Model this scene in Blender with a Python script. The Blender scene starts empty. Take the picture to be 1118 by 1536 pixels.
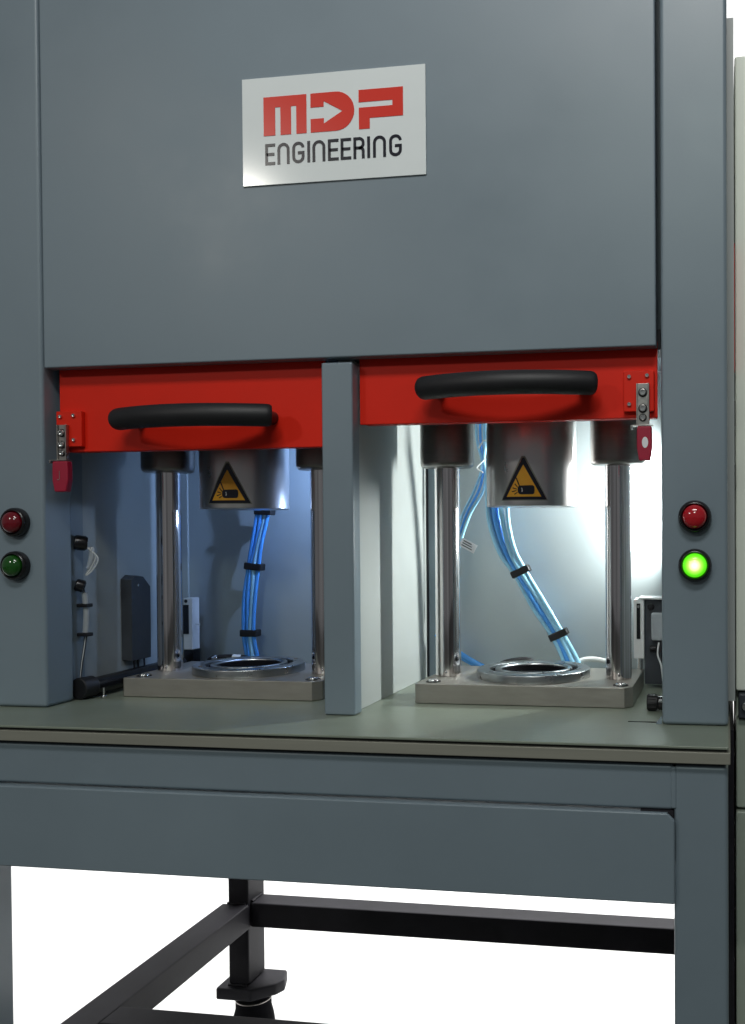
import bpy, bmesh, math, random
from mathutils import Vector, Matrix
random.seed(7)
R = math.radians
H = 0.97                      # camera height; every z below is measured from the lens, the floor is at -H
scene = bpy.context.scene
C = scene.collection

# ------------------------------------------------------------------ camera
cam_d = bpy.data.cameras.new('camera'); cam = bpy.data.objects.new('camera', cam_d); C.objects.link(cam)
scene.camera = cam
yaw, pitch, roll = R(9.439), R(-0.926), R(-0.309)
fw = Vector((-math.sin(yaw), math.cos(yaw), 0)); rt = Vector((math.cos(yaw), math.sin(yaw), 0)); up = Vector((0, 0, 1))
fw, up = fw*math.cos(pitch)+up*math.sin(pitch), up*math.cos(pitch)-fw*math.sin(pitch)
rt, up = rt*math.cos(roll)+up*math.sin(roll), up*math.cos(roll)-rt*math.sin(roll)
cam.matrix_world = Matrix(((rt.x, up.x, -fw.x, 0), (rt.y, up.y, -fw.y, -1.15), (rt.z, up.z, -fw.z, H), (0, 0, 0, 1)))
cam_d.sensor_fit = 'HORIZONTAL'; cam_d.sensor_width = 36.0
cam_d.lens = 36.0*1450/1118
cam_d.shift_x = -(851.5-559)/1118
cam_d.shift_y = (820.7-768)/1118
cam_d.clip_start = 0.02; cam_d.clip_end = 200

# ------------------------------------------------------------------ light
world = bpy.data.worlds.new('World'); scene.world = world; world.use_nodes = True
bg = world.node_tree.nodes['Background']
bg.inputs['Color'].default_value = (0.93, 0.97, 1.0, 1); bg.inputs['Strength'].default_value = 0.115
def area(name, loc, target, sx, sy, power, color, spread=180):
    l = bpy.data.lights.new(name, 'AREA'); l.shape = 'RECTANGLE'; l.size = sx; l.size_y = sy
    l.energy = power; l.color = color; l.spread = R(spread)
    o = bpy.data.objects.new(name, l); C.objects.link(o)
    o.location = (loc[0], loc[1], loc[2]+H)
    d = Vector(target)-Vector(loc)
    o.rotation_euler = d.to_track_quat('-Z', 'Y').to_euler()
    return o
# ceiling fittings of the hall in front of the machine: the key from the upper right, two farther ones that only glint
area('ceiling_light', (-0.05, -1.75, 2.00), (-0.20, 0.0, 0.72), 1.2, 0.35, 7.6, (1.0, 0.99, 0.97), 90)
area('ceiling_light', (-2.50, -3.5, 1.72), (-2.45, -3.2, -1), 0.35, 0.30, 30, (1.0, 0.96, 0.88))
area('ceiling_light', (-0.10, -3.5, 1.85), (-0.10, -3.2, -1), 0.45, 0.50, 24, (0.85, 1.0, 0.93))
# added lamps behind the machine that burn the stand-in white sweep out
area('backdrop_light', (-0.6, 1.7, 2.2), (-0.6, 1.6, -0.97), 3.0, 1.0, 120, (1, 1, 1), 140)
area('backdrop_light', (-0.2, 2.0, 2.4), (0.4, 4.6, 0.9), 3.0, 0.8, 120, (1, 1, 1), 140)
scene.view_settings.view_transform = 'Standard'; scene.view_settings.look = 'None'
scene.view_settings.exposure = 0; scene.view_settings.gamma = 1

# ------------------------------------------------------------------ materials
def mat(name, col, rough=0.5, metal=0.0, spec=0.5, noise=0.0, nscale=6.0, rvar=0.0, bump=0.0, bscale=300.0,
        stretch=None, coat=0.0, emit=None, estr=0.0, trans=0.0, aniso=0.0, bdist=0.001, wave=0.0, scratch=0.0):
    m = bpy.data.materials.new(name); m.use_nodes = True
    nt = m.node_tree; N = nt.nodes; L = nt.links; b = N['Principled BSDF']
    b.inputs['Base Color'].default_value = (*col, 1); b.inputs['Roughness'].default_value = rough
    b.inputs['Metallic'].default_value = metal; b.inputs['Specular IOR Level'].default_value = spec
    b.inputs['Coat Weight'].default_value = coat; b.inputs['Coat Roughness'].default_value = 0.12
    b.inputs['Transmission Weight'].default_value = trans
    b.inputs['Anisotropic'].default_value = aniso
    if emit: b.inputs['Emission Color'].default_value = (*emit, 1); b.inputs['Emission Strength'].default_value = estr
    tc = N.new('ShaderNodeTexCoord'); src = tc.outputs['Object']
    if stretch:
        mp = N.new('ShaderNodeMapping'); mp.inputs['Scale'].default_value = stretch; L.new(src, mp.inputs['Vector']); src = mp.outputs['Vector']
    if noise or rvar:
        n = N.new('ShaderNodeTexNoise'); n.inputs['Scale'].default_value = nscale; n.inputs['Detail'].default_value = 7
        n.inputs['Roughness'].default_value = 0.62; L.new(src, n.inputs['Vector'])
        if noise:
            r = N.new('ShaderNodeMapRange'); r.inputs['From Min'].default_value = 0.3; r.inputs['From Max'].default_value = 0.7
            r.inputs['To Min'].default_value = 1-noise; r.inputs['To Max'].default_value = 1+noise; L.new(n.outputs['Fac'], r.inputs['Value'])
            mx = N.new('ShaderNodeVectorMath'); mx.operation = 'SCALE'; mx.inputs[0].default_value = col
            L.new(r.outputs['Result'], mx.inputs['Scale']); L.new(mx.outputs['Vector'], b.inputs['Base Color'])
        if rvar:
            r2 = N.new('ShaderNodeMapRange'); r2.inputs['From Min'].default_value = 0.3; r2.inputs['From Max'].default_value = 0.7
            r2.inputs['To Min'].default_value = max(0.02, rough-rvar); r2.inputs['To Max'].default_value = rough+rvar
            L.new(n.outputs['Fac'], r2.inputs['Value']); L.new(r2.outputs['Result'], b.inputs['Roughness'])
    if bump:
        n2 = N.new('ShaderNodeTexNoise'); n2.inputs['Scale'].default_value = bscale; n2.inputs['Detail'].default_value = 3; L.new(src, n2.inputs['Vector'])
        bp = N.new('ShaderNodeBump'); bp.inputs['Strength'].default_value = bump; bp.inputs['Distance'].default_value = bdist
        L.new(n2.outputs['Fac'], bp.inputs['Height']); L.new(bp.outputs['Normal'], b.inputs['Normal'])
        if wave:                                    # slow ripple of rolled sheet
            n3 = N.new('ShaderNodeTexNoise'); n3.inputs['Scale'].default_value = 4.5; n3.inputs['Detail'].default_value = 1; L.new(src, n3.inputs['Vector'])
            b3 = N.new('ShaderNodeBump'); b3.inputs['Strength'].default_value = 1.0; b3.inputs['Distance'].default_value = wave
            L.new(n3.outputs['Fac'], b3.inputs['Height']); L.new(b3.outputs['Normal'], bp.inputs['Normal'])
        if scratch:                                 # fine rub marks in the roughness
            m4 = N.new('ShaderNodeMapping'); m4.inputs['Scale'].default_value = (6, 160, 6); m4.inputs['Rotation'].default_value = (0, 0, 0.35); L.new(src, m4.inputs['Vector'])
            n4 = N.new('ShaderNodeTexNoise'); n4.inputs['Scale'].default_value = 2.0; n4.inputs['Detail'].default_value = 4; L.new(m4.outputs['Vector'], n4.inputs['Vector'])
            r4 = N.new('ShaderNodeMapRange'); r4.inputs['From Min'].default_value = 0.35; r4.inputs['From Max'].default_value = 0.65
            r4.inputs['To Min'].default_value = rough-scratch; r4.inputs['To Max'].default_value = rough+scratch
            L.new(n4.outputs['Fac'], r4.inputs['Value']); L.new(r4.outputs['Result'], b.inputs['Roughness'])
    return m
M = {}
M['paint']   = mat('grey_blue_paint', (0.190, 0.242, 0.280), 0.38, noise=0.06, nscale=3, rvar=0.10, bump=0.12, bscale=420, bdist=0.0004, wave=0.0016)
M['panelin'] = mat('light_grey_panel', (0.34, 0.385, 0.395), 0.40, noise=0.05, nscale=5, rvar=0.06, bump=0.06, bscale=300, bdist=0.0004)
M['panel_lit'] = mat('lit_grey_panel', (0.43, 0.46, 0.45), 0.42, noise=0.05, nscale=5, rvar=0.06, bump=0.06, bscale=300, bdist=0.0004)  # paler copy of the panel grey, lamp light put into the colour
M['dark']    = mat('dark_frame', (0.018, 0.017, 0.022), 0.6, spec=0.3, noise=0.25, nscale=14, bump=0.15, bscale=250, bdist=0.0005)  # one very dark even tone for the underframe and plates
M['red']     = mat('red_paint', (0.70, 0.020, 0.007), 0.48, spec=0.2, noise=0.06, nscale=8, rvar=0.06, bump=0.08, bscale=380, bdist=0.0004)
M['plate']   = mat('green_grey_table_plate', (0.215, 0.250, 0.200), 0.36, spec=0.6, noise=0.10, nscale=9, bump=0.05, bscale=200, bdist=0.0004, scratch=0.015)
M['lip']     = mat('bare_edge_metal', (0.27, 0.268, 0.225), 0.5, metal=0.2, noise=0.08, nscale=20, stretch=(0.3, 1, 6))
M['alu']     = mat('milled_aluminium', (0.36, 0.345, 0.31), 0.45, metal=0.7, noise=0.07, nscale=30, rvar=0.06, stretch=(1, 1, 5), bump=0.05, bscale=160)
M['ring']    = mat('turned_steel_ring', (0.42, 0.44, 0.45), 0.30, metal=1.0, noise=0.06, nscale=40, rvar=0.05)
M['chrome']  = mat('ground_chrome_rod', (0.74, 0.70, 0.70), 0.085, metal=1.0, noise=0.45, nscale=260, rvar=0.05, stretch=(1, 1, 0.002))
M['steel']   = mat('brushed_steel', (0.60, 0.58, 0.58), 0.30, metal=1.0, noise=0.05, nscale=14, rvar=0.05, stretch=(1, 1, 0.6))
M['bush']    = mat('dark_turned_steel', (0.30, 0.28, 0.265), 0.34, metal=1.0, noise=0.08, nscale=22, rvar=0.05, stretch=(1, 1, 9))
M['bracket'] = mat('zinc_bracket', (0.42, 0.40, 0.38), 0.35, metal=1.0, noise=0.12, nscale=120, rvar=0.08)
M['zinc']    = mat('zinc_screw', (0.75, 0.75, 0.74), 0.22, metal=1.0)
M['rubber']  = mat('black_rubber', (0.010, 0.010, 0.012), 0.52, noise=0.2, nscale=40, bump=0.15, bscale=500, bdist=0.0005)
M['matte']   = mat('matte_black', (0.006, 0.006, 0.008), 0.9, spec=0.08, noise=0.2, nscale=40)
M['plastic'] = mat('black_plastic', (0.010, 0.010, 0.012), 0.25, noise=0.1, nscale=30)
M['blackp']  = mat('charcoal_plastic', (0.040, 0.046, 0.056), 0.42, noise=0.15, nscale=30)
M['crimson'] = mat('crimson_plastic', (0.34, 0.008, 0.035), 0.42, noise=0.06, nscale=40)
M['white']   = mat('white_sticker', (0.80, 0.85, 0.85), 0.12, noise=0.02, nscale=10)
M['ink_red'] = mat('red_print', (0.70, 0.034, 0.018), 0.25)
M['ink_blk'] = mat('navy_black_print', (0.008, 0.009, 0.020), 0.22)
M['tag']     = mat('white_tag', (0.75, 0.76, 0.78), 0.5)
M['yellow']  = mat('warning_yellow', (0.90, 0.420, 0.020), 0.38, noise=0.04, nscale=50)
M['tube_b']  = mat('blue_hose', (0.09, 0.36, 0.88), 0.22, spec=0.6)
M['tube_c']  = mat('cyan_hose', (0.34, 0.68, 0.92), 0.22, spec=0.6)
M['wire_w']  = mat('white_cable', (0.70, 0.72, 0.72), 0.35)
M['clear']   = mat('clear_film', (0.75, 0.80, 0.84), 0.12, trans=0.55, bump=0.5, bscale=120)
M['lens_r']  = mat('red_lens', (0.42, 0.008, 0.016), 0.10, coat=0.6)
M['lens_rd'] = mat('red_lens_dull', (0.15, 0.003, 0.010), 0.10, coat=0.6)
M['lens_gd'] = mat('green_lens_off', (0.007, 0.075, 0.005), 0.10, coat=0.6)
def lit_green():
    m = mat('green_lens_lit', (0.10, 0.6, 0.02), 0.15); nt = m.node_tree; N = nt.nodes; L = nt.links; b = N['Principled BSDF']
    tc = N.new('ShaderNodeTexCoord'); le = N.new('ShaderNodeVectorMath'); le.operation = 'LENGTH'
    mp = N.new('ShaderNodeMapping'); mp.inputs['Scale'].default_value = (1, 0, 1)
    L.new(tc.outputs['Object'], mp.inputs['Vector']); L.new(mp.outputs['Vector'], le.inputs[0])
    cr = N.new('ShaderNodeValToRGB'); mr = N.new('ShaderNodeMapRange'); mr.inputs['From Max'].default_value = 0.0140
    L.new(le.outputs['Value'], mr.inputs['Value']); L.new(mr.outputs['Result'], cr.inputs['Fac'])
    e = cr.color_ramp.elements; e[0].position = 0.18; e[0].color = (1.6, 2.0, 1.0, 1); e[1].position = 1; e[1].color = (0.06, 0.62, 0.0, 1)
    k = cr.color_ramp.elements.new(0.55); k.color = (0.55, 1.3, 0.12, 1)
    k = cr.color_ramp.elements.new(0.80); k.color = (0.13, 0.85, 0.01, 1)
    L.new(cr.outputs['Color'], b.inputs['Emission Color']); b.inputs['Emission Strength'].default_value = 1.0
    return m
M['lens_g']  = lit_green()
M['led']     = mat('led_lens', (0.9, 0.9, 0.9), 0.3, emit=(0.9, 0.97, 1.0), estr=12)
M['led_b']   = mat('led_lens_blue', (0.9, 0.9, 0.9), 0.3, emit=(0.45, 0.65, 1.0), estr=6)
M['cabinet'] = mat('pale_green_paint', (0.83, 0.87, 0.77), 0.45, noise=0.03, nscale=4, bump=0.06, bscale=400, bdist=0.0004)
M['cabinet_shade']= mat('pale_green_shaded', (0.36, 0.41, 0.34), 0.45, noise=0.03, nscale=4, bump=0.06, bscale=400, bdist=0.0004)  # darker copy of the cabinet green, shade lower down put into the colour
M['floor']   = mat('dark_concrete', (0.09, 0.09, 0.085), 0.6, noise=0.2, nscale=3)
M['sweep']   = mat('white_backdrop', (0.88, 0.88, 0.87), 0.8, spec=0.1)

# ------------------------------------------------------------------ mesh builder
class MB:
    def __init__(s): s.v = []; s.f = []
    def raw(s, vs, fs):
        k = len(s.v); s.v += [tuple(p) for p in vs]; s.f += [tuple(i+k for i in f) for f in fs]; return s
    def bm(s, bm):
        bm.verts.index_update(); s.raw([v.co[:] for v in bm.verts], [[v.index for v in f.verts] for f in bm.faces]); bm.free(); return s
    def box(s, x0, x1, y0, y1, z0, z1, b=0.0, seg=2):
        bm = bmesh.new(); bmesh.ops.create_cube(bm, size=1)
        for v in bm.verts: v.co = ((x0+x1)/2+v.co.x*(x1-x0), (y0+y1)/2+v.co.y*(y1-y0), (z0+z1)/2+v.co.z*(z1-z0))
        if b: bmesh.ops.bevel(bm, geom=bm.edges[:], offset=b, segments=seg, profile=0.5, affect='EDGES')
        return s.bm(bm)
    def prism(s, poly, y0, y1, b=0.0):
        """polygon in X-Z extruded along Y"""
        bm = bmesh.new(); f = bm.faces.new([bm.verts.new((x, y0, z)) for x, z in poly])
        r = bmesh.ops.extrude_face_region(bm, geom=[f])
        for v in [g for g in r['geom'] if isinstance(g, bmesh.types.BMVert)]: v.co.y = y1
        bmesh.ops.recalc_face_normals(bm, faces=bm.faces[:])
        if b: bmesh.ops.bevel(bm, geom=bm.edges[:], offset=b, segments=2, profile=0.5, affect='EDGES')
        return s.bm(bm)
    def hprism(s, poly, z0, z1, b=0.0):
        bm = bmesh.new(); f = bm.faces.new([bm.verts.new((x, y, z0)) for x, y in poly])
        r = bmesh.ops.extrude_face_region(bm, geom=[f])
        for v in [g for g in r['geom'] if isinstance(g, bmesh.types.BMVert)]: v.co.z = z1
        bmesh.ops.recalc_face_normals(bm, faces=bm.faces[:])
        if b: bmesh.ops.bevel(bm, geom=bm.edges[:], offset=b, segments=2, profile=0.5, affect='EDGES')
        return s.bm(bm)
    def lathe(s, o, axis, prof, n=40):
        """profile of (radius, height along axis)"""
        a = Vector(axis).normalized(); t = a.orthogonal().normalized(); q = a.cross(t); o = Vector(o); vs = []; fs = []
        for r, h in prof:
            for i in range(n):
                w = 2*math.pi*i/n; vs.append(o+a*h+(t*math.cos(w)+q*math.sin(w))*max(r, 1e-5))
        for j in range(len(prof)-1):
            for i in range(n):
                fs.append((j*n+i, j*n+(i+1) % n, (j+1)*n+(i+1) % n, (j+1)*n+i))
        fs.append(tuple(range(n-1, -1, -1))); fs.append(tuple((len(prof)-1)*n+i for i in range(n)))
        return s.raw(vs, fs)
    def ring(s, o, prof, n=64):
        k = len(prof); vs = []; fs = []
        for r, h in prof:
            for i in range(n):
                w = 2*math.pi*i/n; vs.append((o[0]+r*math.cos(w), o[1]+r*math.sin(w), o[2]+h))
        for j in range(k):
            for i in range(n): fs.append((j*n+i, j*n+(i+1) % n, (j+1) % k*n+(i+1) % n, (j+1) % k*n+i))
        return s.raw(vs, fs)
    def cyl(s, p0, p1, r, n=32, b=0.0):
        d = Vector(p1)-Vector(p0); L = d.length
        pr = [(r, 0), (r, L)] if not b else [(r-b, 0), (r-b*0.3, b*0.3), (r, b), (r, L-b), (r-b*0.3, L-b*0.3), (r-b, L)]
        return s.lathe(p0, d, pr, n)
    def tube(s, pts, r, n=10, smooth=6, flat=None):
        P = [Vector(p) for p in pts]
        if smooth and len(P) > 2:
            Q = []
            for i in range(len(P)-1):
                a = P[max(i-1, 0)]; b = P[i]; c = P[i+1]; d = P[min(i+2, len(P)-1)]
                for k in range(smooth):
                    t = k/smooth
                    Q.append(0.5*((2*b)+(c-a)*t+(2*a-5*b+4*c-d)*t*t+(3*b-a-3*c+d)*t**3))
            Q.append(P[-1]); P = Q
        vs = []; fs = []; m = len(P); nrm = None
        rr = r if callable(r) else (lambda t: r)
        for i, p in enumerate(P):
            tg = (P[min(i+1, m-1)]-P[max(i-1, 0)]).normalized()
            nrm = tg.orthogonal().normalized() if nrm is None else (nrm-tg*nrm.dot(tg)).normalized()
            q = tg.cross(nrm)
            for k in range(n):
                w = 2*math.pi*k/n; vs.append(p+(nrm*math.cos(w)+q*math.sin(w))*rr(i/(m-1)))
        for i in range(m-1):
            for k in range(n): fs.append((i*n+k, i*n+(k+1) % n, (i+1)*n+(k+1) % n, (i+1)*n+k))
        fs.append(tuple(range(n-1, -1, -1))); fs.append(tuple((m-1)*n+k for k in range(n)))
        return s.raw(vs, fs)
    def build(s, name, material, parent=None, origin=None, smooth=True, **tags):
        """vertices are given in place; origin (or the parent's) becomes the object's own origin"""
        o0 = Vector(origin) if origin is not None else (Vector(parent['_o']) if parent is not None else Vector((0, 0, 0)))
        me = bpy.data.meshes.new(name)
        me.from_pydata([tuple(Vector(p)-o0) for p in s.v], [], s.f)
        bm = bmesh.new(); bm.from_mesh(me); bmesh.ops.recalc_face_normals(bm, faces=bm.faces[:]); bm.to_mesh(me); bm.free()
        me.materials.append(M[material])
        if smooth: me.shade_smooth(); me.set_sharp_from_angle(angle=R(50))
        o = bpy.data.objects.new(name, me); C.objects.link(o)
        if smooth and len(me.polygons) > 6:
            wn = o.modifiers.new('weighted_normals', 'WEIGHTED_NORMAL'); wn.keep_sharp = True; wn.weight = 60
        o['_o'] = tuple(o0)
        if parent is None: o.location = (o0.x, o0.y, o0.z+H)
        else:
            o.parent = parent; po = Vector(parent['_o']); o.location = o0-po
        for k, v in tags.items(): o[k] = v
        return o
def thing(name, loc, label, category, group=None):
    o = bpy.data.objects.new(name, None); C.objects.link(o); o.location = (loc[0], loc[1], loc[2]+H); o['_o'] = tuple(loc)
    o.empty_display_size = 0.02
    o['label'] = label; o['category'] = category
    if group: o['group'] = group
    return o
def bx(*a, **k): return MB().box(*a, **k)

# ------------------------------------------------------------------ setting
def sweep():
    vs = []; fs = []; prof = [(0.48, -H+0.004), (3.4, -H+0.004)]
    for i in range(1, 13):
        w = i/12*math.pi/2; prof.append((3.4+1.2*math.sin(w), -H+0.004+1.2*(1-math.cos(w))))
    prof.append((4.6, 4.5))
    for y, z in prof: vs += [(-9, y, z), (9, y, z)]
    for i in range(len(prof)-1): fs.append((2*i, 2*i+1, 2*i+3, 2*i+2))
    m = MB(); m.raw(vs, fs); return m.build('backdrop', 'sweep', kind='structure', label='plain white sweep added as a blank background')  # white sheet added in place of a blank background
MB().raw([(-9, -8, -H), (9, -8, -H), (9, 6, -H), (-9, 6, -H)], [(0, 1, 2, 3)]).build('floor', 'floor', kind='structure', label='dark grey hall floor')
sweep()

# ------------------------------------------------------------------ the press machine frame
ZT = -0.231                                             # table surface
m0 = thing('assembly_press', (-0.44, 0.2, -H), 'large grey-blue two-bay press with steel table and dark underframe', 'machine')
# columns
bx(-0.078, 0.0, 0.0, 0.080, ZT+0.0005, 0.95, b=0.005, seg=4).build('column', 'paint', m0)
bx(-0.974, -0.894, 0.0, 0.056, ZT+0.0005, 0.95, b=0.005, seg=4).build('column', 'paint', m0)
bx(-0.505, -0.464, 0.003, 0.027, ZT+0.0005, 0.214, b=0.0025, seg=3).build('centre_post', 'paint', m0)
# big front cover: flat sheet with folded edges
bx(-0.8915, -0.0835, 0.0, 0.022, 0.2195, 0.95, b=0.0022, seg=3).build('front_panel', 'paint', m0)
bx(-0.970, -0.002, 0.083, 0.40, 0.245, 0.95).build('upper_housing', 'paint', m0)
bx(-0.893, -0.080, 0.0262, 0.0825, 0.2200, 0.244).build('light_block_plate', 'dark', m0)  # unseen plate set low to block lamp light leaking over the slides
# bay linings
bx(-0.972, -0.002, 0.340, 0.346, ZT+0.0005, 0.244).build('back_panel', 'panelin', m0)
bx(-0.9085, -0.9035, 0.058, 0.3395, ZT+0.0005, 0.244).build('side_panel', 'panelin', m0)
bx(-0.492, -0.473, 0.0275, 0.3395, ZT+0.0005, 0.244).build('divider_panel', 'panel_lit', m0)
bx(-0.0755, -0.0705, 0.081, 0.3395, ZT+0.0005, 0.244).build('side_panel', 'panelin', m0)
# vertical corner angles of the left bay, the right bay edge strip
mb = MB(); mb.box(-0.903, -0.888, 0.3345, 0.3395, ZT+0.001, 0.243, b=0.001); mb.box(-0.903, -0.900, 0.318, 0.334, ZT+0.001, 0.243, b=0.001)
mb.build('corner_angle', 'panelin', m0)
bx(-0.4725, -0.4710, 0.326, 0.3395, ZT+0.001, 0.243).build('sealing_strip', 'plastic', m0)
bx(-0.4705, -0.4350, 0.330, 0.3395, ZT+0.001, 0.243, b=0.001).build('dark_edge_strip', 'paint', m0)
bx(-0.9030, -0.9015, 0.058, 0.088, ZT+0.001, 0.243).build('dark_edge_strip', 'paint', m0)  # darker strip painting a cast shadow on the wall behind the column
# table
bx(-1.0, 0.0, -0.110, 0.40, ZT-0.003, ZT, b=0.0008).build('table_plate', 'plate', m0)
bx(-0.998, -0.002, -0.104, 0.398, ZT-0.0060, ZT-0.0032).build('plate_gap_dark', 'plastic', m0)  # black sheet painting the dark gap under the plate
bx(-1.002, 0.002, -0.110, 0.40, ZT-0.0190, ZT-0.0062, b=0.0010).build('table_edge', 'lip', m0)
bx(-0.996, -0.003, -0.098, 0.398, ZT-0.0225, ZT-0.0192).build('edge_gap_dark', 'plastic', m0)  # black sheet painting the dark gap under the table edge
bx(-0.930, -0.0593, -0.1005, -0.045, -0.3035, -0.2540, b=0.004, seg=3).build('front_beam', 'paint', m0)
bx(-0.0590, -0.0005, -0.1005, -0.042, -H+0.035, -0.2540, b=0.005, seg=4).build('leg', 'paint', m0)
bx(-0.0625, -0.0555, -0.1012, -0.096, -0.3020, -0.2560, b=0.0022).build('weld_seam', 'paint', m0)
bx(-0.973, -0.9130, -0.1005, -0.042, -H+0.035, -0.3040, b=0.005, seg=4).build('leg', 'paint', m0)
bx(-0.955, -0.9135, 0.572, 0.640, -0.872, -0.2540, b=0.004, seg=3).build('rear_leg', 'dark', m0)
bx(-0.0420, -0.0005, 0.572, 0.640, -0.872, -0.2540, b=0.004, seg=3).build('rear_leg', 'dark', m0)
bx(-0.998, -0.004, 0.401, 0.640, -0.2535, ZT-0.004).build('rear_beam', 'dark', m0)
# apron sheet with clipped corner and folded top
pol = [(-0.990, -0.404), (-0.0575, -0.404), (-0.0575, -0.3125), (-0.0655, -0.3050), (-0.990, -0.3050)]
MB().prism(pol, -0.1085, -0.1030, b=0.0022).build('apron', 'paint', m0)
bx(-0.990, -0.0655, -0.1030, -0.085, -0.3070, -0.3052).build('apron_flange', 'paint', m0)
bx(-0.0950, -0.0592, -0.1020, -0.0450, -0.3600, -0.3036).build('corner_gap_block', 'dark', m0)  # added dark block shutting out white background behind the clipped corner
# lower rails
ZR = -0.7146
bx(-0.9655, -0.9105, -0.0415, 0.5715, ZR-0.0475, ZR, b=0.003, seg=3).build('side_rail', 'dark', m0)
bx(-0.0555, -0.0010, -0.0415, 0.5715, ZR-0.0475, ZR, b=0.003, seg=3).build('side_rail', 'dark', m0)
bx(-0.9130, -0.0425, 0.581, 0.630, ZR-0.0475, ZR, b=0.003, seg=3).build('rear_rail', 'dark', m0)
bx(-0.9100, -0.0560, 0.119, 0.171, ZR-0.0475, ZR, b=0.003, seg=3).build('middle_rail', 'dark', m0)
def weld(pts, r=0.003):
    P = []
    for i in range(len(pts)-1):
        a, b = Vector(pts[i]), Vector(pts[i+1]); n = max(3, int((b-a).length/0.004))
        for k in range(n): P.append(a.lerp(b, k/n)+Vector((random.uniform(-1, 1), random.uniform(-1, 1), random.uniform(-1, 1)))*0.0008)
    MB().tube(P, lambda t: r*(0.8+0.35*math.sin(t*140)), n=7, smooth=0).build('weld_bead', 'dark', m0)
weld([(-0.955, 0.571, ZR+0.001), (-0.914, 0.571, ZR+0.001)]); weld([(-0.955, 0.571, -0.872), (-0.914, 0.571, -0.872)])
weld([(-0.9125, 0.630, ZR+0.001), (-0.9125, 0.581, ZR+0.001)])
# foot plates and levelling feet
for fx in (-0.9345, -0.026):
    MB().hprism([(fx-0.040, 0.557), (fx+0.032, 0.557), (fx+0.068, 0.592), (fx+0.076, 0.612), (fx+0.062, 0.652), (fx-0.040, 0.652)], -0.897, -0.8735, b=0.004).build('foot_plate', 'dark', m0)
    ft = MB().lathe((fx+0.014, 0.604, -0.8975), (0, 0, -1), [(0.031, 0), (0.031, 0.012), (0.034, 0.014), (0.034, 0.030), (0.038, 0.046), (0.041, 0.0680)], 28).build('levelling_foot', 'matte', m0)
    MB().lathe((fx+0.014, 0.604, -0.9085), (0, 0, -1), [(0.0325, 0), (0.0345, 0.001), (0.0345, 0.003), (0.0325, 0.004)], 28).build('nut_ring', 'bush', ft)
for fx in (-0.029, -0.943):
    MB().lathe((fx, -0.072, -H+0.0345), (0, 0, -1), [(0.02, 0), (0.02, 0.02), (0.035, 0.024), (0.035, 0.0335)], 28).build('levelling_foot', 'rubber', m0)
# outer right skin of the housing, seen on edge, with hinges
pol = [(0.084, 0.64), (0.130, 0.56), (0.36, 0.56), (0.36, -0.215), (0.084, -0.215)]
vs = [(-0.0040, y, z) for y, z in pol]+[(0.0084, y, z) for y, z in pol]
mb = MB().raw(vs, [(0, 1, 2, 3, 4), (9, 8, 7, 6, 5)]+[(i, (i+1) % 5, (i+1) % 5+5, i+5) for i in range(5)])
sk = mb.build('outer_skin', 'panel_lit', m0)  # pale tone standing in for a glossy reflection of white
for z in (0.147, 0.067): bx(0.0085, 0.0093, 0.083, 0.098, z-0.016, z+0.016, b=0.0008).build('hinge', 'plastic', sk)
bx(0.0085, 0.0092, 0.083, 0.098, 0.20, 0.36, b=0.0006).build('pink_reflection_strip', 'red', sk)  # red strip standing in for a pink reflection on the skin
bx(-0.0010, 0.0068, 0.100, 0.600, -0.930, -0.2555).build('dark_gap_filler', 'dark', m0)  # added dark filler that keeps the gap beside the leg black
# black strip standing in for a dark slot by the right column
mb = MB(); mb.box(-0.120, -0.080, 0.0120, 0.0150, ZT+0.0002, ZT+0.0007); mb.build('slot_strip', 'plastic', m0)
MB().prism([(-0.086, ZT+0.0003), (-0.0785, ZT+0.0003), (-0.0785, ZT+0.0105)], 0.004, 0.0065).build('gusset', 'paint', m0)

# ------------------------------------------------------------------ work lamps and one added fill inside the bays (hidden behind post and column)
def lamp(loc, power, color, lens, label, aim, r=0.012):
    t = thing('work_lamp', loc, label, 'lamp', 'small work lamps inside the press bays')
    d = (Vector(aim)-Vector(loc)).normalized()
    MB().lathe(Vector(loc)-d*0.030, d, [(0.008, 0), (0.014, 0.002), (0.017, 0.012), (0.017, 0.0295), (0.0145, 0.0295), (0.0145, 0.027)], 24).build('lamp_housing', 'plastic', t)
    MB().lathe(Vector(loc)-d*0.0028, d, [(0.0143, 0), (0.0143, 0.0012)], 24).build('lamp_lens', lens, t)
    l = bpy.data.lights.new('work_light', 'AREA'); l.shape = 'DISK'; l.size = r*2; l.spread = R(150); l.energy = power; l.color = color
    o = bpy.data.objects.new('work_light', l); C.objects.link(o); o.parent = t
    o.location = d*0.003; o.rotation_euler = d.to_track_quat('-Z', 'Y').to_euler()
def bar_lamp(x, y, z0, z1, power, color, label):
    t = thing('bar_lamp', (x, y, z0), label, 'lamp')
    bx(x, x+0.008, y-0.011, y+0.011, z0-0.006, z1+0.006, b=0.0015).build('lamp_housing', 'plastic', t)
    bx(x-0.0012, x-0.0002, y-0.007, y+0.007, z0, z1).build('lamp_lens', 'led', t)
    l = bpy.data.lights.new('work_light', 'AREA'); l.shape = 'RECTANGLE'; l.size = z1-z0; l.size_y = 0.014; l.energy = power; l.color = color; l.spread = R(165)
    o = bpy.data.objects.new('work_light', l); C.objects.link(o); o.parent = t
    o.location = (-0.0016, 0, (z1-z0)/2); o.rotation_euler = (0, R(90), 0)
bar_lamp(-0.0865, 0.314, -0.030, 0.120, 2.5, (0.95, 1.0, 0.97), 'slim upright white lamp bar tucked behind the right column')
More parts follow.
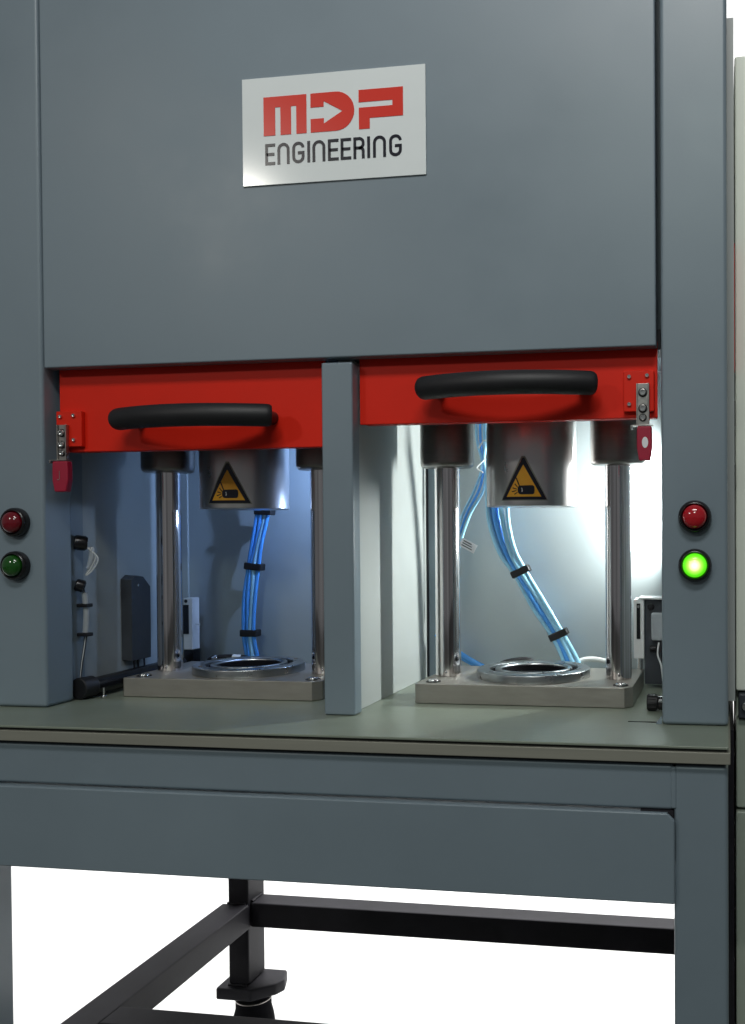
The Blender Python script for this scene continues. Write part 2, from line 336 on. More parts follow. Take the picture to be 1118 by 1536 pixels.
lamp((-0.540, 0.225, 0.165), 0.60, (0.36, 0.55, 1.0), 'led_b', 'bluish work lamp tucked high behind the centre post', (-0.78, 0.33, 0.02), 0.005)
lamp((-0.520, 0.300, 0.028), 0.17, (0.46, 0.64, 1.0), 'led_b', 'added bluish fill lamp low behind the centre post, brightening the left wall', (-0.90, 0.22, 0.0))  # added fill, brightens the left bay wall below the ram

# ------------------------------------------------------------------ red slides
def screw(mb_parent, x, y, z, r, name='screw', recess=True):
    s_ = MB().lathe((x, y, z), (0, -1, 0), [(r, 0), (r, r*0.7), (r*0.8, r*0.95), (r*0.55, r*0.95), (r*0.5, r*0.45)], 18).build(name, 'zinc', mb_parent)
    return s_
def red_slide(x0, x1, zb, hx0, hx1, hz, plate, brk, tong, label, lens):
    t = thing('red_slide', ((x0+x1)/2, 0.035, zb), label, 'press slide', 'red press slides under the front panel')
    mb = MB(); mb.box(x0, x1, 0.0225, 0.0257, zb, 0.2300, b=0.0012); mb.build('front_plate', 'red', t)
    bx(x0+0.002, x1-0.002, 0.0259, 0.050, zb+0.001, zb+0.012, b=0.001).build('bottom_flange', 'red', t)
    # bowed rubber handle
    n = 13; P = []
    for i in range(n):
        u = -1+2*i/(n-1); P.append((hx0+(hx1-hx0)*(u+1)/2, -0.006-0.028*(1-u*u), hz))
    xm = (hx1-hx0)
    hb = MB().tube(P, lambda s: 0.0144*(0.82+0.18*min(1, min(s, 1-s)/0.028)**0.5), n=28, smooth=5).build('handle', 'rubber', t)
    for hx in (hx0+0.014, hx1-0.014): MB().cyl((hx, 0.0223, hz), (hx, -0.010, hz), 0.0090, 24).build('handle_foot', 'plastic', hb)
    # interlock key on its mounting plate
    pl = bx(plate[0], plate[1], 0.0145, 0.0223, plate[2], plate[3], b=0.0012).build('mounting_plate', 'red', t)
    for sx, sz in plate[4]: screw(pl, sx, 0.0144, sz, 0.0026)
    b0, b1, z0, z1 = brk; bc = (b0+b1)/2
    mb = MB(); mb.box(b0, b1, 0.0095, 0.0143, z0, z1, b=0.0006); mb.box(b0, b0+0.0016, 0.0072, 0.0094, z0, z1, b=0.0004); mb.box(b1-0.0016, b1, 0.0072, 0.0094, z0, z1, b=0.0004)
    br = mb.build('key_bracket', 'bracket', t)
    for zz, rr in ((z1-0.011, 0.0043), (z0+0.020, 0.0043), (z0+0.009, 0.0036)):
        screw(br, bc, 0.0094, zz, rr)
        MB().lathe((bc, 0.0094, zz), (0, -1, 0), [(rr+0.0012, 0), (rr+0.0012, 0.0008)], 18).build('washer', 'rubber', br)
    mb = MB(); mb.box(b0-0.005, b1+0.005, 0.001, 0.0140, z0-0.0018, z0-0.0004, b=0.0005); mb.box(b0-0.0065, b0-0.0045, 0.001, 0.0140, z0-0.0048, z0-0.0006, b=0.0005)
    mb.build('key_collar', 'bracket', t)
    w0, w1, t0, t1 = tong; wc = (w0+w1)/2; hw = (w1-w0)/2
    pol = [(wc-hw*0.95, t1), (wc+hw*0.95, t1), (wc+hw, t1-0.012), (wc+hw, t0+0.016), (wc+hw*0.72, t0+0.001), (wc-hw*0.72, t0+0.001), (wc-hw, t0+0.016), (wc-hw, t1-0.012)]
    tg = MB().prism(pol, 0.0005, 0.0115, b=0.0016).build('key_tongue', 'crimson', t)
    if lens == 'oval':
        ov = [(wc+0.001+0.0037*math.cos(w), (t0+t1)/2+0.0015+0.0066*math.sin(w)) for w in [2*math.pi*k/20 for k in range(20)]]
        MB().prism(ov, 0.0000, 0.0004).build('white_mark', 'tag', tg)
    else:
        mb = MB(); mb.box(wc-0.0006, wc+0.0001, 0.0, 0.0004, (t0+t1)/2-0.003, (t0+t1)/2+0.008); mb.box(wc-0.0035, wc-0.0008, 0.0, 0.0004, (t0+t1)/2-0.004, (t0+t1)/2-0.003)
        mb.build('white_mark', 'bracket', tg)
    return t
red_slide(-0.462, -0.0835, 0.137, -0.371, -0.156, 0.1765,
          (-0.1240, -0.0870, 0.144, 0.193, [(-0.117, 0.186), (-0.0955, 0.187), (-0.117, 0.153)]),
          (-0.1080, -0.0925, 0.1270, 0.1770), (-0.1070, -0.0890, 0.0830, 0.1250),
          'bright red slide of the right bay with long black handle, set higher', 'oval')
red_slide(-0.886, -0.508, 0.110, -0.782, -0.567, 0.1485,
          (-0.8855, -0.8480, 0.1165, 0.164, [(-0.8785, 0.157), (-0.8590, 0.158), (-0.8590, 0.1255)]),
          (-0.8800, -0.8660, 0.0990, 0.1455), (-0.8820, -0.8590, 0.0550, 0.0965),
          'darker red slide of the left bay with black handle, set lower', 'stroke')

# ------------------------------------------------------------------ press stations
RC = 0.0630
def station(cx, cy, label, dz):
    t = thing('press_station', (cx, cy, ZT+0.0005), label, 'press tool', 'press stations on the table plate')
    zb = -0.204
    def chamf(x0, x1, y0, y1, c): return [(x0+0.001, y0), (x1-c, y0), (x1, y0+c*1.3), (x1, y1), (x0, y1), (x0, y0+0.001)]
    bb = MB().hprism(chamf(cx-0.146, cx+0.148, cy-0.086, cy+0.092, 0.010), ZT+0.0005, zb, b=0.0010).build('base_block', 'alu', t)
    for sx in (-0.126, 0.131):
        MB().lathe((cx+sx, cy-0.066, zb+0.0002), (0, 0, 1), [(0.0105, 0), (0.0105, 0.0006), (0.0090, 0.0006), (0.0088, 0.0002)], 22).build('screw_recess', 'plastic', bb)
        MB().lathe((cx+sx, cy-0.066, zb+0.0003), (0, 0, 1), [(0.0072, 0), (0.0072, 0.0020), (0.0062, 0.0030), (0.0036, 0.0030), (0.0034, 0.0012)], 18).build('screw', 'zinc', bb)
    # locating ring: stepped lathe
    rz = zb+0.0002
    o_ = (cx, cy+0.003, rz)
    rg = MB().ring(o_, [(0.0795, 0), (0.0800, 0.0008), (0.0800, 0.0100), (0.0785, 0.0118), (0.0632, 0.0120), (0.0620, 0.0110), (0.0618, 0.0005)], 80).build('locating_ring', 'ring', t)
    MB().ring(o_, [(0.0616, 0.0005), (0.0616, 0.0085), (0.0550, 0.0085), (0.0550, 0.0005)], 72).build('groove_dark', 'matte', rg)  # black ring filling the groove to make it dark
    MB().ring(o_, [(0.0545, 0.0005), (0.0545, 0.0112), (0.0532, 0.0124), (0.0490, 0.0124), (0.0472, 0.0112), (0.0462, 0.0085), (0.0460, 0.0005)], 72).build('inner_ring', 'ring', rg)
    MB().ring(o_, [(0.0458, 0.0012), (0.0458, 0.0095), (0.0452, 0.0100), (0.0430, 0.0085), (0.0425, 0.0012)], 64).build('bore_shade_wall', 'matte', rg)  # black lining puts the shade of a deep bore into the colour
    MB().lathe((cx, cy+0.003, rz+0.0003), (0, 0, 1), [(0.0424, 0), (0.0424, 0.0007)], 48).build('bore_shade_floor', 'matte', rg)  # black disc standing in for the bore's shaded depth
    for k in range(4):
        w = k*math.pi/2+0.78
        MB().lathe((cx+0.0702*math.cos(w), cy+0.003+0.0702*math.sin(w), rz+0.0121), (0, 0, 1), [(0.0032, 0), (0.0032, 0.0004), (0.0020, 0.0004), (0.0019, 0.0001)], 12).build('screw', 'bush', rg)
    for sx in (-0.1225, 0.1215):
        MB().cyl((cx+sx, cy-0.005, zb+0.0002), (cx+sx, cy-0.005, 0.0925), 0.0180, 48, b=0.0008).build('guide_rod', 'chrome', t)
        MB().lathe((cx+sx, cy-0.005, 0.2280), (0, 0, -1), [(0.0378, 0), (0.0378, 0.130), (0.0368, 0.1345), (0.0335, 0.1370), (0.0182, 0.1370)], 48).build('guide_bush', 'bush', t)
    MB().lathe((cx, cy-0.005, 0.2280), (0, 0, -1), [(RC, 0), (RC, 0.1915), (RC-0.001, 0.1930), (RC-0.0015, 0.1932)], 72).build('ram_cylinder', 'steel', t)
    return t
station(-0.2715, 0.185, 'brightly lit steel press station with ring and two rods in right bay', 0)
station(-0.7010, 0.181, 'dim steel press station with ring and rods in left bay', 0)

# ------------------------------------------------------------------ warning triangles on the rams
def curved(mbuild, poly, cx, cy, z0, phi0, r):
    bm = bmesh.new(); f = bm.faces.new([bm.verts.new((u, 0, v)) for u, v in poly])
    bmesh.ops.triangulate(bm, faces=[f])
    for _ in range(3): bmesh.ops.subdivide_edges(bm, edges=bm.edges[:], cuts=1, use_grid_fill=True)
    bmesh.ops.triangulate(bm, faces=bm.faces[:])
    bm.verts.index_update()
    n = len(bm.verts); vs = []; fs = []
    for rr in (r, r-0.0002):
        for v in bm.verts:
            a = phi0+v.co.x/RC; vs.append((cx+rr*math.sin(a), cy-rr*math.cos(a), z0+v.co.z))
    edge = {}
    for f in bm.faces:
        ids = [v.index for v in f.verts]; fs.append(ids); fs.append([i+n for i in reversed(ids)])
    for e in bm.edges:
        if len(e.link_faces) == 1: a, b = e.verts[0].index, e.verts[1].index; fs.append((a, b, b+n, a+n))
    bm.free(); mbuild.raw(vs, fs)
def warn(cx, cy, z0, phi, label):
    t = thing('warning_sign', (cx, cy, z0), label, 'warning sign', 'yellow warning triangles on the rams')
    def tri(h, base, off): return [(-base/2, off), (base/2, off), (0.0012, off+h), (-0.0012, off+h)]
    m_ = MB(); curved(m_, [(-0.0335, -0.0012), (0.0335, -0.0012), (0.0022, 0.0585), (-0.0022, 0.0585)], cx, cy, z0, phi, RC+0.0003); m_.build('sticker_backing', 'lip', t)
    m_ = MB(); curved(m_, [(-0.0315, 0.0), (0.0315, 0.0), (0.0012, 0.0560), (-0.0012, 0.0560)], cx, cy, z0, phi, RC+0.0006); m_.build('triangle_border', 'ink_blk', t)
    m_ = MB(); curved(m_, [(-0.0238, 0.0040), (0.0238, 0.0040), (0.0003, 0.0465), (-0.0003, 0.0465)], cx, cy, z0, phi, RC+0.0009); m_.build('triangle_field', 'yellow', t)
    k = 9.38e-5; U = lambda x, y: ((x-445)*k, (780-y)*k)
    rr = [(385, 580), (575, 575), (598, 590), (604, 640), (598, 690), (578, 704), (420, 705), (385, 698), (368, 675), (362, 640), (368, 600)]
    m_ = MB(); curved(m_, [U(*p) for p in rr], cx, cy, z0, phi, RC+0.0012)
    for a, b, w in (((342, 468), (392, 590), 9), ((322, 553), (365, 606), 7), ((287, 610), (352, 630), 7), ((276, 667), (346, 648), 7), ((314, 702), (360, 676), 7)):
        d = Vector((b[0]-a[0], b[1]-a[1])).normalized(); n = Vector((-d.y, d.x))*w
        curved(m_, [U(a[0]+n.x, a[1]+n.y), U(b[0]+n.x*0.8, b[1]+n.y*0.8), U(b[0]-n.x*0.8, b[1]-n.y*0.8), U(a[0]-n.x, a[1]-n.y)], cx, cy, z0, phi, RC+0.0012)
    m_.build('pictogram', 'ink_blk', t)
    m_ = MB(); curved(m_, [U(418, 615), U(428, 612), U(437, 650), U(432, 670), U(420, 668), U(428, 645)], cx, cy, z0, phi, RC+0.0015); m_.build('pictogram_highlight', 'tag', t)
warn(-0.2715, 0.180, 0.0430, R(1.5), 'yellow and black warning triangle on the bright ram in right bay')
warn(-0.7010, 0.176, 0.0425, R(6.3), 'shaded yellow and black warning triangle on the ram in left bay')

# ------------------------------------------------------------------ company sign
sg = thing('logo_sign', (-0.484, 0.0, 0.440), 'white rectangular sign reading MDP ENGINEERING on the front panel', 'sign')
bx(-0.6050, -0.3640, -0.0022, -0.0002, 0.4390, 0.5735, b=0.0004).build('sign_board', 'white', sg)
mm = lambda pts: [(x/1000, z/1000) for x, z in pts]
MB().prism(mm([(-576, 548.6), (-518.6, 548.6), (-518.6, 500.2), (-532.2, 500.2), (-532.2, 535.1), (-539.2, 535.1), (-539.2, 500.2), (-553.4, 500.2), (-553.4, 535.1), (-560.4, 535.1), (-560.4, 500.2), (-576, 500.2)]), -0.0027, -0.0023).build('letter', 'ink_red', sg, smooth=False)
arc = [(-480+24.3*math.sin(w), 524.4+24.2*math.cos(w)) for w in [math.pi*k/16 for k in range(17)]]
MB().prism(mm([(-513.2, 548.6)]+arc+[(-513.2, 500.2), (-513.2, 517), (-495.8, 517), (-495.8, 510.3), (-471.3, 524.2), (-495.8, 537.9), (-495.8, 531.2), (-513.2, 531.2)]), -0.0027, -0.0023).build('letter', 'ink_red', sg, smooth=False)
MB().prism(mm([(-450, 548.1), (-392.6, 548.1), (-392.6, 512.8), (-435.7, 512.8), (-435.7, 499.8), (-449.8, 499.8), (-449.8, 526.3), (-406.3, 526.3), (-406.3, 532.9), (-450, 532.9)]), -0.0027, -0.0023).build('letter', 'ink_red', sg, smooth=False)
def letter(ch, x0, x1):
    zb, zt, w = 463.6, 490.2, 3.7; m_ = MB(); h = w/2
    def st(pts):
        P = [Vector(p) for p in pts]; L_ = []; R_ = []
        for i, p in enumerate(P):
            a = (P[i]-P[i-1]).normalized() if i else (P[1]-P[0]).normalized()
            b = (P[i+1]-P[i]).normalized() if i < len(P)-1 else a
            n1 = Vector((-a.y, a.x)); n2 = Vector((-b.y, b.x)); n = (n1+n2).normalized(); s_ = h/max(0.5, n.dot(n1))
            L_.append(p+n*s_); R_.append(p-n*s_)
        k = len(P); y0, y1 = -2.7, -2.3
        vs = [(p.x, y0, p.y) for p in L_]+[(p.x, y0, p.y) for p in R_]+[(p.x, y1, p.y) for p in L_]+[(p.x, y1, p.y) for p in R_]
        fs = []
        for i in range(k-1):
            fs += [(i, i+1, k+i+1, k+i), (2*k+i, 3*k+i, 3*k+i+1, 2*k+i+1), (i, 2*k+i, 2*k+i+1, i+1), (k+i, k+i+1, 3*k+i+1, 3*k+i)]
        fs += [(0, k, 3*k, 2*k), (k-1, 3*k-1, 4*k-1, 2*k-1)]
        m_.raw([(x/1000, y/1000, z/1000) for x, y, z in vs], fs)
    def q(cx, cz, r, a0, a1, n=7): return [(cx+r*math.cos(R(a0+(a1-a0)*i/n)), cz+r*math.sin(R(a0+(a1-a0)*i/n))) for i in range(n+1)]
    a, b, c, d = x0+h, x1-h, zb+h, zt-h; mid = (c+d)/2
    if ch == 'I': st([(a, zb), (a, zt)])
    if ch == 'E': st([(x1, d), (a, d), (a, c), (x1, c)]); st([(a, mid), (x1-1, mid)])
    if ch == 'N': r = (b-a)/2; st([(a, zb)]+q(a+r, d-r, r, 180, 0, 14)+[(b, zb)])
    if ch == 'G': r = 6.0; st([(b, d-r+0.5)]+q(b-r, d-r, r, 10, 90)+q(a+r, d-r, r, 90, 180)+q(a+r, c+r, r, 180, 270)+q(b-r, c+r, r, 270, 360)+[(b, mid-0.5), (a+5.5, mid-0.5)])
    if ch == 'R': r = 5.0; st([(a, zb), (a, d)]+q(b-r, d-r, r, 90, 0)+q(b-r, mid+r, r, 0, -90)[1:]+[(a, mid)]); st([(a+5, mid), (b-3.5, mid)]+q(b-4, mid-4, 4, 80, 0)+[(b, zb)])
    m_.build('letter', 'ink_blk', sg, smooth=False)
for ch, x0, x1 in (('E', -574.3, -561.0), ('N', -557.9, -541.6), ('G', -538.0, -521.8), ('I', -518.0, -514.7), ('N', -511.2, -494.2), ('E', -490.7, -476.6), ('E', -474.1, -460.2), ('R', -457.3, -442.7), ('I', -439.3, -436.0), ('N', -431.8, -415.0), ('G', -410.9, -394.6)): letter(ch, x0, x1)

# ------------------------------------------------------------------ push buttons
def button(x, z, lens, label):
    t = thing('push_button', (x, 0.0, z), label, 'push button', 'round push buttons on the columns')
    MB().lathe((x, -0.0002, z), (0, -1, 0), [(0.0192, 0), (0.0196, 0.0025), (0.0192, 0.0080), (0.0178, 0.0105), (0.0160, 0.0112), (0.0146, 0.0100), (0.0143, 0.0060)], 48).build('bezel', 'plastic', t)
    MB().lathe((x, -0.0050, z), (0, -1, 0), [(0.0141, 0), (0.0141, 0.0060), (0.0132, 0.0088), (0.0108, 0.0112), (0.0075, 0.0128), (0.0038, 0.0136), (0.0, 0.0138)], 40).build('lens_cap', lens, t, origin=(x, 0, z))
button(-0.0385, 0.0165, 'lens_r', 'bright red push button on the right column')
button(-0.0385, -0.0405, 'lens_g', 'lit green push button on the right column')
button(-0.9335, 0.0160, 'lens_rd', 'dark red push button on the left column')
button(-0.9340, -0.0415, 'lens_gd', 'unlit dark green push button on the left column')

# ------------------------------------------------------------------ hose bundles
def bundle(path, ties, n, label, mats, spread, flare=None):
    t = thing('hose_bundle', path[0], label, 'hoses', 'blue hose bundles behind the rams')
    offs = []
    for k in range(n): offs.append((-1+2*(k % 4)/3 + (0.18 if k >= 4 else 0), (k//4)))
    for k in range(n):
        P = []
        for i, p in enumerate(path):
            s_ = 1+(flare[i] if flare else 0)
            wob = 0.0008*math.sin(i*2.1+k*1.7)
            P.append((p[0]+offs[k][0]*spread*s_+wob, p[1]+offs[k][1]*0.0062+wob, p[2]+0.3*offs[k][0]*spread*0.5))
        MB().tube(P, random.uniform(0.0031, 0.0039), n=10, smooth=6).build('hose', mats[k % len(mats)], t)
    for x, y, z, ang in ties:
        m_ = MB(); m_.box(-spread-0.0050, spread+0.0066, -0.0058, 0.0125, -0.0055, 0.0055, b=0.0018)
        m_.v = [(x+vx*math.cos(ang)-vz*math.sin(ang), y+vy, z+vx*math.sin(ang)+vz*math.cos(ang)) for vx, vy, vz in m_.v]
        m_.build('cable_tie', 'rubber', t)
    return t
bundle([(-0.335, 0.262, 0.120), (-0.345, 0.280, 0.055), (-0.345, 0.290, 0.015), (-0.334, 0.298, -0.030), (-0.314, 0.302, -0.066), (-0.286, 0.306, -0.114), (-0.258, 0.306, -0.158), (-0.239, 0.306, -0.197), (-0.232, 0.306, -0.2255)],
       [(-0.3155, 0.302, -0.0615, R(25)), (-0.2575, 0.306, -0.1585, R(25))], 6, 'cyan-blue hoses curving down behind the ram in the bright right bay', ['tube_c', 'tube_b', 'tube_c', 'tube_c'], 0.0095,
       [1.0, 0.7, 0.5, 0.35, 0, 0.1, 0, 0.1, 0.2])
bundle([(-0.732, 0.300, 0.110), (-0.736, 0.304, 0.060), (-0.7415, 0.308, 0.025), (-0.7515, 0.308, -0.020), (-0.7585, 0.308, -0.055), (-0.7645, 0.308, -0.107), (-0.7665, 0.308, -0.163), (-0.7625, 0.308, -0.200), (-0.7585, 0.308, -0.2260)],
       [(-0.7390, 0.307, 0.0350, R(-3)), (-0.7580, 0.308, -0.0540, R(-6)), (-0.7665, 0.308, -0.1620, R(0))], 5, 'deep blue hoses hanging behind the ram in the dim left bay', ['tube_b', 'tube_b', 'tube_c'], 0.0090)

# loose blue cables beside the left rod of the right bay, with a paper tag
t = thing('loose_cables', (-0.39, 0.31, 0.2), 'thin blue cables with a small white tag behind the rod in right bay', 'cables')
for k in range(3):
    MB().tube([(-0.384+0.005*k, 0.312, 0.235), (-0.386+0.006*k, 0.314, 0.150), (-0.378+0.003*k, 0.316, 0.105), (-0.390+0.007*k, 0.316, 0.066), (-0.412+0.006*k, 0.316, 0.022), (-0.430+0.005*k, 0.316, -0.045), (-0.432+0.004*k, 0.316, -0.12)], 0.0022, n=8).build('cable', ['tube_c', 'tube_b', 'tube_c'][k], t)
MB().tube([(-0.376, 0.312, 0.235), (-0.370, 0.312, 0.150), (-0.374, 0.314, 0.112), (-0.366, 0.314, 0.070), (-0.358, 0.312, 0.030)], 0.0022, n=8).build('cable', 'tube_c', t)
MB().tube([(-0.381, 0.308, 0.130), (-0.371, 0.307, 0.142), (-0.364, 0.307, 0.128), (-0.372, 0.307, 0.112), (-0.384, 0.308, 0.100), (-0.374, 0.307, 0.092)], 0.0012, n=7).build('wire_loop', 'wire_w', t)
m_ = MB().box(-0.0135, 0.0135, -0.0004, 0.0004, -0.0070, 0.0070); m_.v = [(-0.3985+x*0.88+z*0.47, 0.306+y, -0.021-x*0.47+z*0.88) for x, y, z in m_.v]
tg = m_.build('paper_tag', 'tag', t)
for k in range(3):
    m_ = MB().box(-0.0100, 0.0085-0.002*k, -0.00065, -0.00045, -0.0042+0.0036*k, -0.0026+0.0036*k); m_.v = [(-0.3985+x*0.88+z*0.47, 0.306+y, -0.021-x*0.47+z*0.88) for x, y, z in m_.v]
    m_.build('printed_line', 'blackp', tg)
t = thing('floor_hose', (-0.40, 0.31, ZT+0.0005), 'pair of blue hoses lying behind the right base block', 'hoses')
for k in range(2): MB().tube([(-0.452, 0.318-0.008*k, -0.170+0.010*k), (-0.425, 0.316-0.008*k, -0.189+0.008*k), (-0.400, 0.314-0.008*k, -0.203+0.006*k), (-0.370, 0.312-0.008*k, -0.2150+0.004*k), (-0.330, 0.312-0.008*k, -0.2220)], 0.0042, n=10).build('hose', 'tube_b', t)
t = thing('white_cable', (-0.21, 0.31, ZT+0.0005), 'white cable arching over the back of the right base block', 'cable')
MB().tube([(-0.250, 0.312, -0.224), (-0.232, 0.312, -0.203), (-0.210, 0.312, -0.1955), (-0.185, 0.312, -0.1985), (-0.160, 0.312, -0.209), (-0.140, 0.312, -0.222)], 0.0040, n=10).build('cable', 'wire_w', t)
t = thing('black_hose', (-0.33, 0.29, -0.203), 'short black hose behind the bright ring', 'hose')
MB().tube([(-0.352, 0.284, -0.2225), (-0.345, 0.284, -0.204), (-0.322, 0.284, -0.196), (-0.295, 0.286, -0.197), (-0.280, 0.288, -0.2200)], 0.0042, n=10).build('hose', 'rubber', t)

# ------------------------------------------------------------------ fittings in the left bay
t = thing('wall_box', (-0.9035, 0.205, -0.185), 'dark upright plastic box on the side wall of the left bay', 'box')
m_ = MB(); ys = [(0.176, -0.190), (0.176, -0.068), (0.186, -0.0625), (0.212, -0.0640), (0.230, -0.0800), (0.230, -0.190)]
vs = [(-0.9033, y, z) for y, z in ys]+[(-0.8880, y+0.003*(1 if y < 0.2 else -1), z-0.002) for y, z in ys]; n = len(ys)
bm = bmesh.new(); m_.raw(vs, [tuple(range(n)), tuple(range(2*n-1, n-1, -1))]+[(i, (i+1) % n, (i+1) % n+n, i+n) for i in range(n)]); bm.free()
wb = m_.build('box_shell', 'blackp', t)
MB().lathe((-0.8879, 0.195, -0.078), (1, 0, 0), [(0.0020, 0), (0.0020, 0.0008), (0.0010, 0.0012)], 12).build('screw', 'zinc', wb)
for yy in (0.190, 0.200, 0.216): MB().tube([(-0.893, yy, -0.190), (-0.893, yy+0.001, -0.206), (-0.895, yy, -0.2225)], 0.0014, n=7).build('wire', 'rubber', wb)
t = thing('floor_tube', (-0.885, 0.17, ZT+0.0005), 'dark tube lying along the foot of the left wall', 'tube')
MB().cyl((-0.890, 0.075, -0.2165), (-0.880, 0.285, -0.2130), 0.0125, 24, b=0.002).build('tube', 'plastic', t)
MB().cyl((-0.892, 0.060, -0.2150), (-0.8885, 0.086, -0.2150), 0.0150, 24, b=0.002).build('end_cap', 'rubber', t)
MB().cyl((-0.8805, 0.270, -0.2130), (-0.8795, 0.292, -0.2125), 0.0150, 24, b=0.002).build('end_cap', 'rubber', t)
t = thing('clamp_screw', (-0.868, 0.082, ZT+0.0005), 'tiny shiny screw standing by the dark tube in left bay', 'screw')
MB().lathe((-0.868, 0.082, ZT+0.0007), (0, 0, 1), [(0.0042, 0), (0.0042, 0.002), (0.0016, 0.003), (0.0016, 0.013), (0.0012, 0.014)], 14).build('screw', 'zinc', t)
# sensor wiring along the back of the left column
t = thing('sensor_wiring', (-0.893, 0.075, -0.12), 'tangled sensor leads with black plugs and clear sleeves on left column', 'wiring')
MB().lathe((-0.8995, 0.066, -0.0115), (0.75, 0.55, -0.1), [(0.009, 0), (0.0105, 0.002), (0.0105, 0.014), (0.0085, 0.017)], 24).build('plug', 'plastic', t)
MB().lathe((-0.8985, 0.066, -0.070), (0.75, 0.55, -0.3), [(0.007, 0), (0.0085, 0.002), (0.0085, 0.011), (0.006, 0.013)], 24).build('plug', 'plastic', t)
for k in range(4):
    d = 0.002*k
    MB().tube([(-0.893, 0.070, -0.012), (-0.882+d, 0.075, -0.020-d), (-0.877+d, 0.078, -0.030-d), (-0.883+d*0.6, 0.078, -0.044-d), (-0.890+d*0.4, 0.076, -0.058)], 0.0009, n=7).build('lead', 'wire_w' if k % 2 else 'clear', t)
m_ = MB(); m_.tube([(-0.8790, 0.0765, -0.018), (-0.8805, 0.0775, -0.033), (-0.8865, 0.077, -0.048)], lambda s_: 0.0042*(0.5+0.5*math.sin(math.pi*min(1, s_*1.15))**0.5) if s_ < 0.86 else 0.0030, n=12); m_.build('clear_sleeve', 'clear', t)
m_ = MB(); m_.tube([(-0.8905, 0.075, -0.082), (-0.8890, 0.076, -0.110), (-0.8905, 0.076, -0.138)], 0.0042, n=12); m_.build('clear_sleeve', 'clear', t)
for k in range(3): MB().tube([(-0.893, 0.074, -0.068), (-0.891+0.0016*k, 0.076, -0.100), (-0.8915+0.0014*k, 0.076, -0.140), (-0.897+0.001*k, 0.074, -0.185), (-0.898, 0.072, -0.2150)], 0.0009, n=7).build('lead', 'wire_w' if k == 1 else 'blackp', t)
for zz in (-0.100, -0.141): bx(-0.8995, -0.8835, 0.069, 0.083, zz-0.0025, zz+0.0025, b=0.001).build('cable_tie', 'rubber', t)
# slotted white bar in the back corner of the left bay
t = thing('slotted_bar', (-0.874, 0.322, -0.19), 'narrow white slotted bar beside the left rod', 'bar')
sb = bx(-0.8840, -0.8680, 0.312, 0.3340, -0.191, -0.106, b=0.0012).build('bar', 'wire_w', t)
bx(-0.8842, -0.8740, 0.3105, 0.3119, -0.165, -0.117, b=0.0004).build('slot', 'plastic', sb)
MB().lathe((-0.8790, 0.3118, -0.111), (0, -1, 0), [(0.0028, 0), (0.0028, 0.001)], 14).build('hole', 'plastic', sb)
bx(-0.8850, -0.8670, 0.313, 0.3340, ZT+0.0006, -0.1915, b=0.001).build('bar_foot', 'plastic', t)
MB().cyl((-0.868, 0.322, -0.150), (-0.858, 0.320, -0.150), 0.0012, 10).build('pin', 'zinc', t)
# black hose loop behind the dim ring
t = thing('black_hose_loop', (-0.73, 0.28, ZT+0.0005), 'dark hose with shiny fittings behind the dim left ring', 'hose')
MB().tube([(-0.826, 0.284, -0.222), (-0.822, 0.284, -0.203), (-0.805, 0.284, -0.1985), (-0.775, 0.285, -0.198), (-0.755, 0.286, -0.202), (-0.745, 0.286, -0.224)], 0.0042, n=10).build('hose', 'rubber', t)
MB().cyl((-0.815, 0.283, -0.2025), (-0.806, 0.283, -0.1995), 0.0058, 16, b=0.001).build('fitting', 'zinc', t)
MB().cyl((-0.782, 0.284, -0.199), (-0.768, 0.285, -0.1995), 0.0056, 16, b=0.001).build('fitting', 'wire_w', t)

# ------------------------------------------------------------------ fittings in the right bay, by the column
t = thing('valve_terminal', (-0.108, 0.27, -0.19), 'pale slotted terminal box with dark side behind the right rod', 'terminal box')
vb = bx(-0.1370, -0.1215, 0.262, 0.305, -0.187, -0.100, b=0.0012).build('slotted_plate', 'wire_w', t)
bx(-0.1325, -0.1270, 0.2606, 0.2619, -0.158, -0.106, b=0.0004).build('slot', 'plastic', vb)
MB().lathe((-0.1298, 0.2604, -0.1105), (0, -1, 0), [(0.0021, 0), (0.0021, 0.0008)], 12).build('screw', 'zinc', vb)
MB().cyl((-0.1290, 0.270, -0.1872), (-0.1290, 0.270, -0.2030), 0.0042, 14).build('spring_pin', 'zinc', vb)
vd = bx(-0.1213, -0.0785, 0.268, 0.300, -0.225, -0.101, b=0.0010).build('dark_housing', 'blackp', t)
bx(-0.1300, -0.0785, 0.259, 0.3050, -0.0998, -0.0975, b=0.0005).build('top_cover', 'wire_w', t)
MB().lathe((-0.1120, 0.2678, -0.1115), (0, -1, 0), [(0.0050, 0), (0.0050, 0.0020), (0.0030, 0.0026)], 16).build('bolt', 'plastic', vd)
bx(-0.1110, -0.0800, 0.258, 0.2675, -0.160, -0.119, b=0.003, seg=3).build('clear_cover', 'clear', vd)
for k in range(3): MB().tube([(-0.1000+0.004*k, 0.262, -0.163), (-0.1015+0.004*k, 0.258, -0.180), (-0.0960+0.003*k, 0.254, -0.196), (-0.0930+0.002*k, 0.250, -0.2200)], 0.0014, n=7).build('lead', 'wire_w' if k == 0 else 'rubber', vd)
MB().cyl((-0.113, 0.264, -0.172), (-0.103, 0.262, -0.172), 0.0045, 14, b=0.001).build('plug', 'plastic', vd)
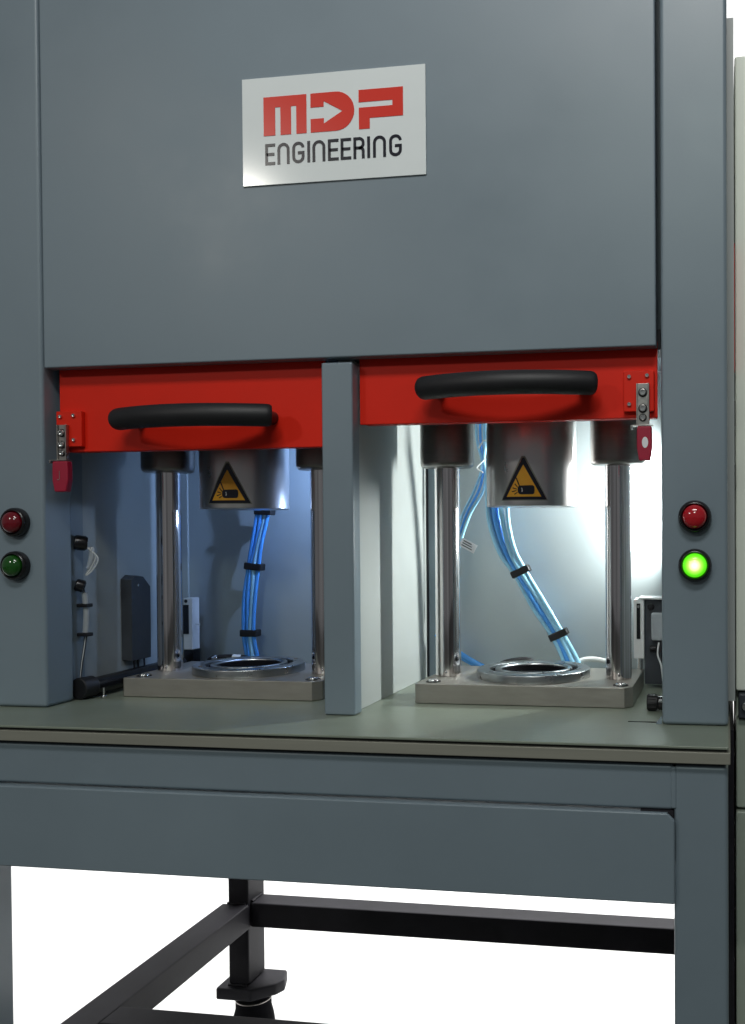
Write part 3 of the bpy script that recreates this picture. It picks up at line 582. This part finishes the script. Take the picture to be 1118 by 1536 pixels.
t = thing('knurled_screw', (-0.091, 0.085, ZT+0.0005), 'ribbed black knob lying beside the right column foot', 'knob')
kn = MB()
prof = [(0.0085, 0), (0.0102, 0.0015), (0.0102, 0.0125), (0.0095, 0.0140), (0.0050, 0.0142)]
kn.lathe((-0.1035, 0.088, ZT+0.0112), (1, 0.05, 0), prof, 24); kb = kn.build('knob', 'rubber', t)
for k in range(12):
    w = k*math.pi/6; c_, s_ = math.cos(w), math.sin(w)
    MB().cyl((-0.1015, 0.088+0.0101*c_, ZT+0.0112+0.0101*s_), (-0.0915, 0.0885+0.0101*c_, ZT+0.0112+0.0101*s_), 0.0009, 6).build('rib', 'rubber', kb)
MB().cyl((-0.0890, 0.0887, ZT+0.0105), (-0.0790, 0.0890, ZT+0.0105), 0.0092, 20, b=0.001).build('collar', 'plastic', t)
bx(-0.0865, -0.0835, 0.0780, 0.0795, ZT+0.0150, ZT+0.0170, b=0.0004).build('white_mark', 'tag', t)

# ------------------------------------------------------------------ neighbouring cabinet, only its edge in view
t = thing('neighbour_cabinet', (0.2, 0.3, -H), 'pale green cabinet edge standing right of the press', 'cabinet')
bx(0.0092, 0.60, 0.125, 0.60, -0.900, 0.603, b=0.003).build('carcass', 'cabinet', t)
bx(0.0095, 0.60, 0.100, 0.1245, -0.205, 0.600, b=0.003).build('door', 'cabinet', t)
bx(0.0095, 0.60, 0.100, 0.1245, -0.355, -0.240, b=0.003).build('drawer_front', 'cabinet_shade', t)
bx(0.0090, 0.60, 0.096, 0.1245, -0.900, -0.358, b=0.003).build('lower_panel', 'cabinet_shade', t)
lt = bx(0.0125, 0.045, 0.090, 0.1245, -0.238, -0.207, b=0.002).build('latch', 'blackp', t)
MB().cyl((0.022, 0.0895, -0.222), (0.022, 0.084, -0.222), 0.0055, 16, b=0.001).build('latch_pin', 'zinc', lt)
bx(0.02, 0.58, 0.14, 0.58, -H+0.001, -0.9005).build('plinth', 'dark', t)

for o in bpy.data.objects:
    if '_o' in o: del o['_o']
scene.render.engine = 'CYCLES'
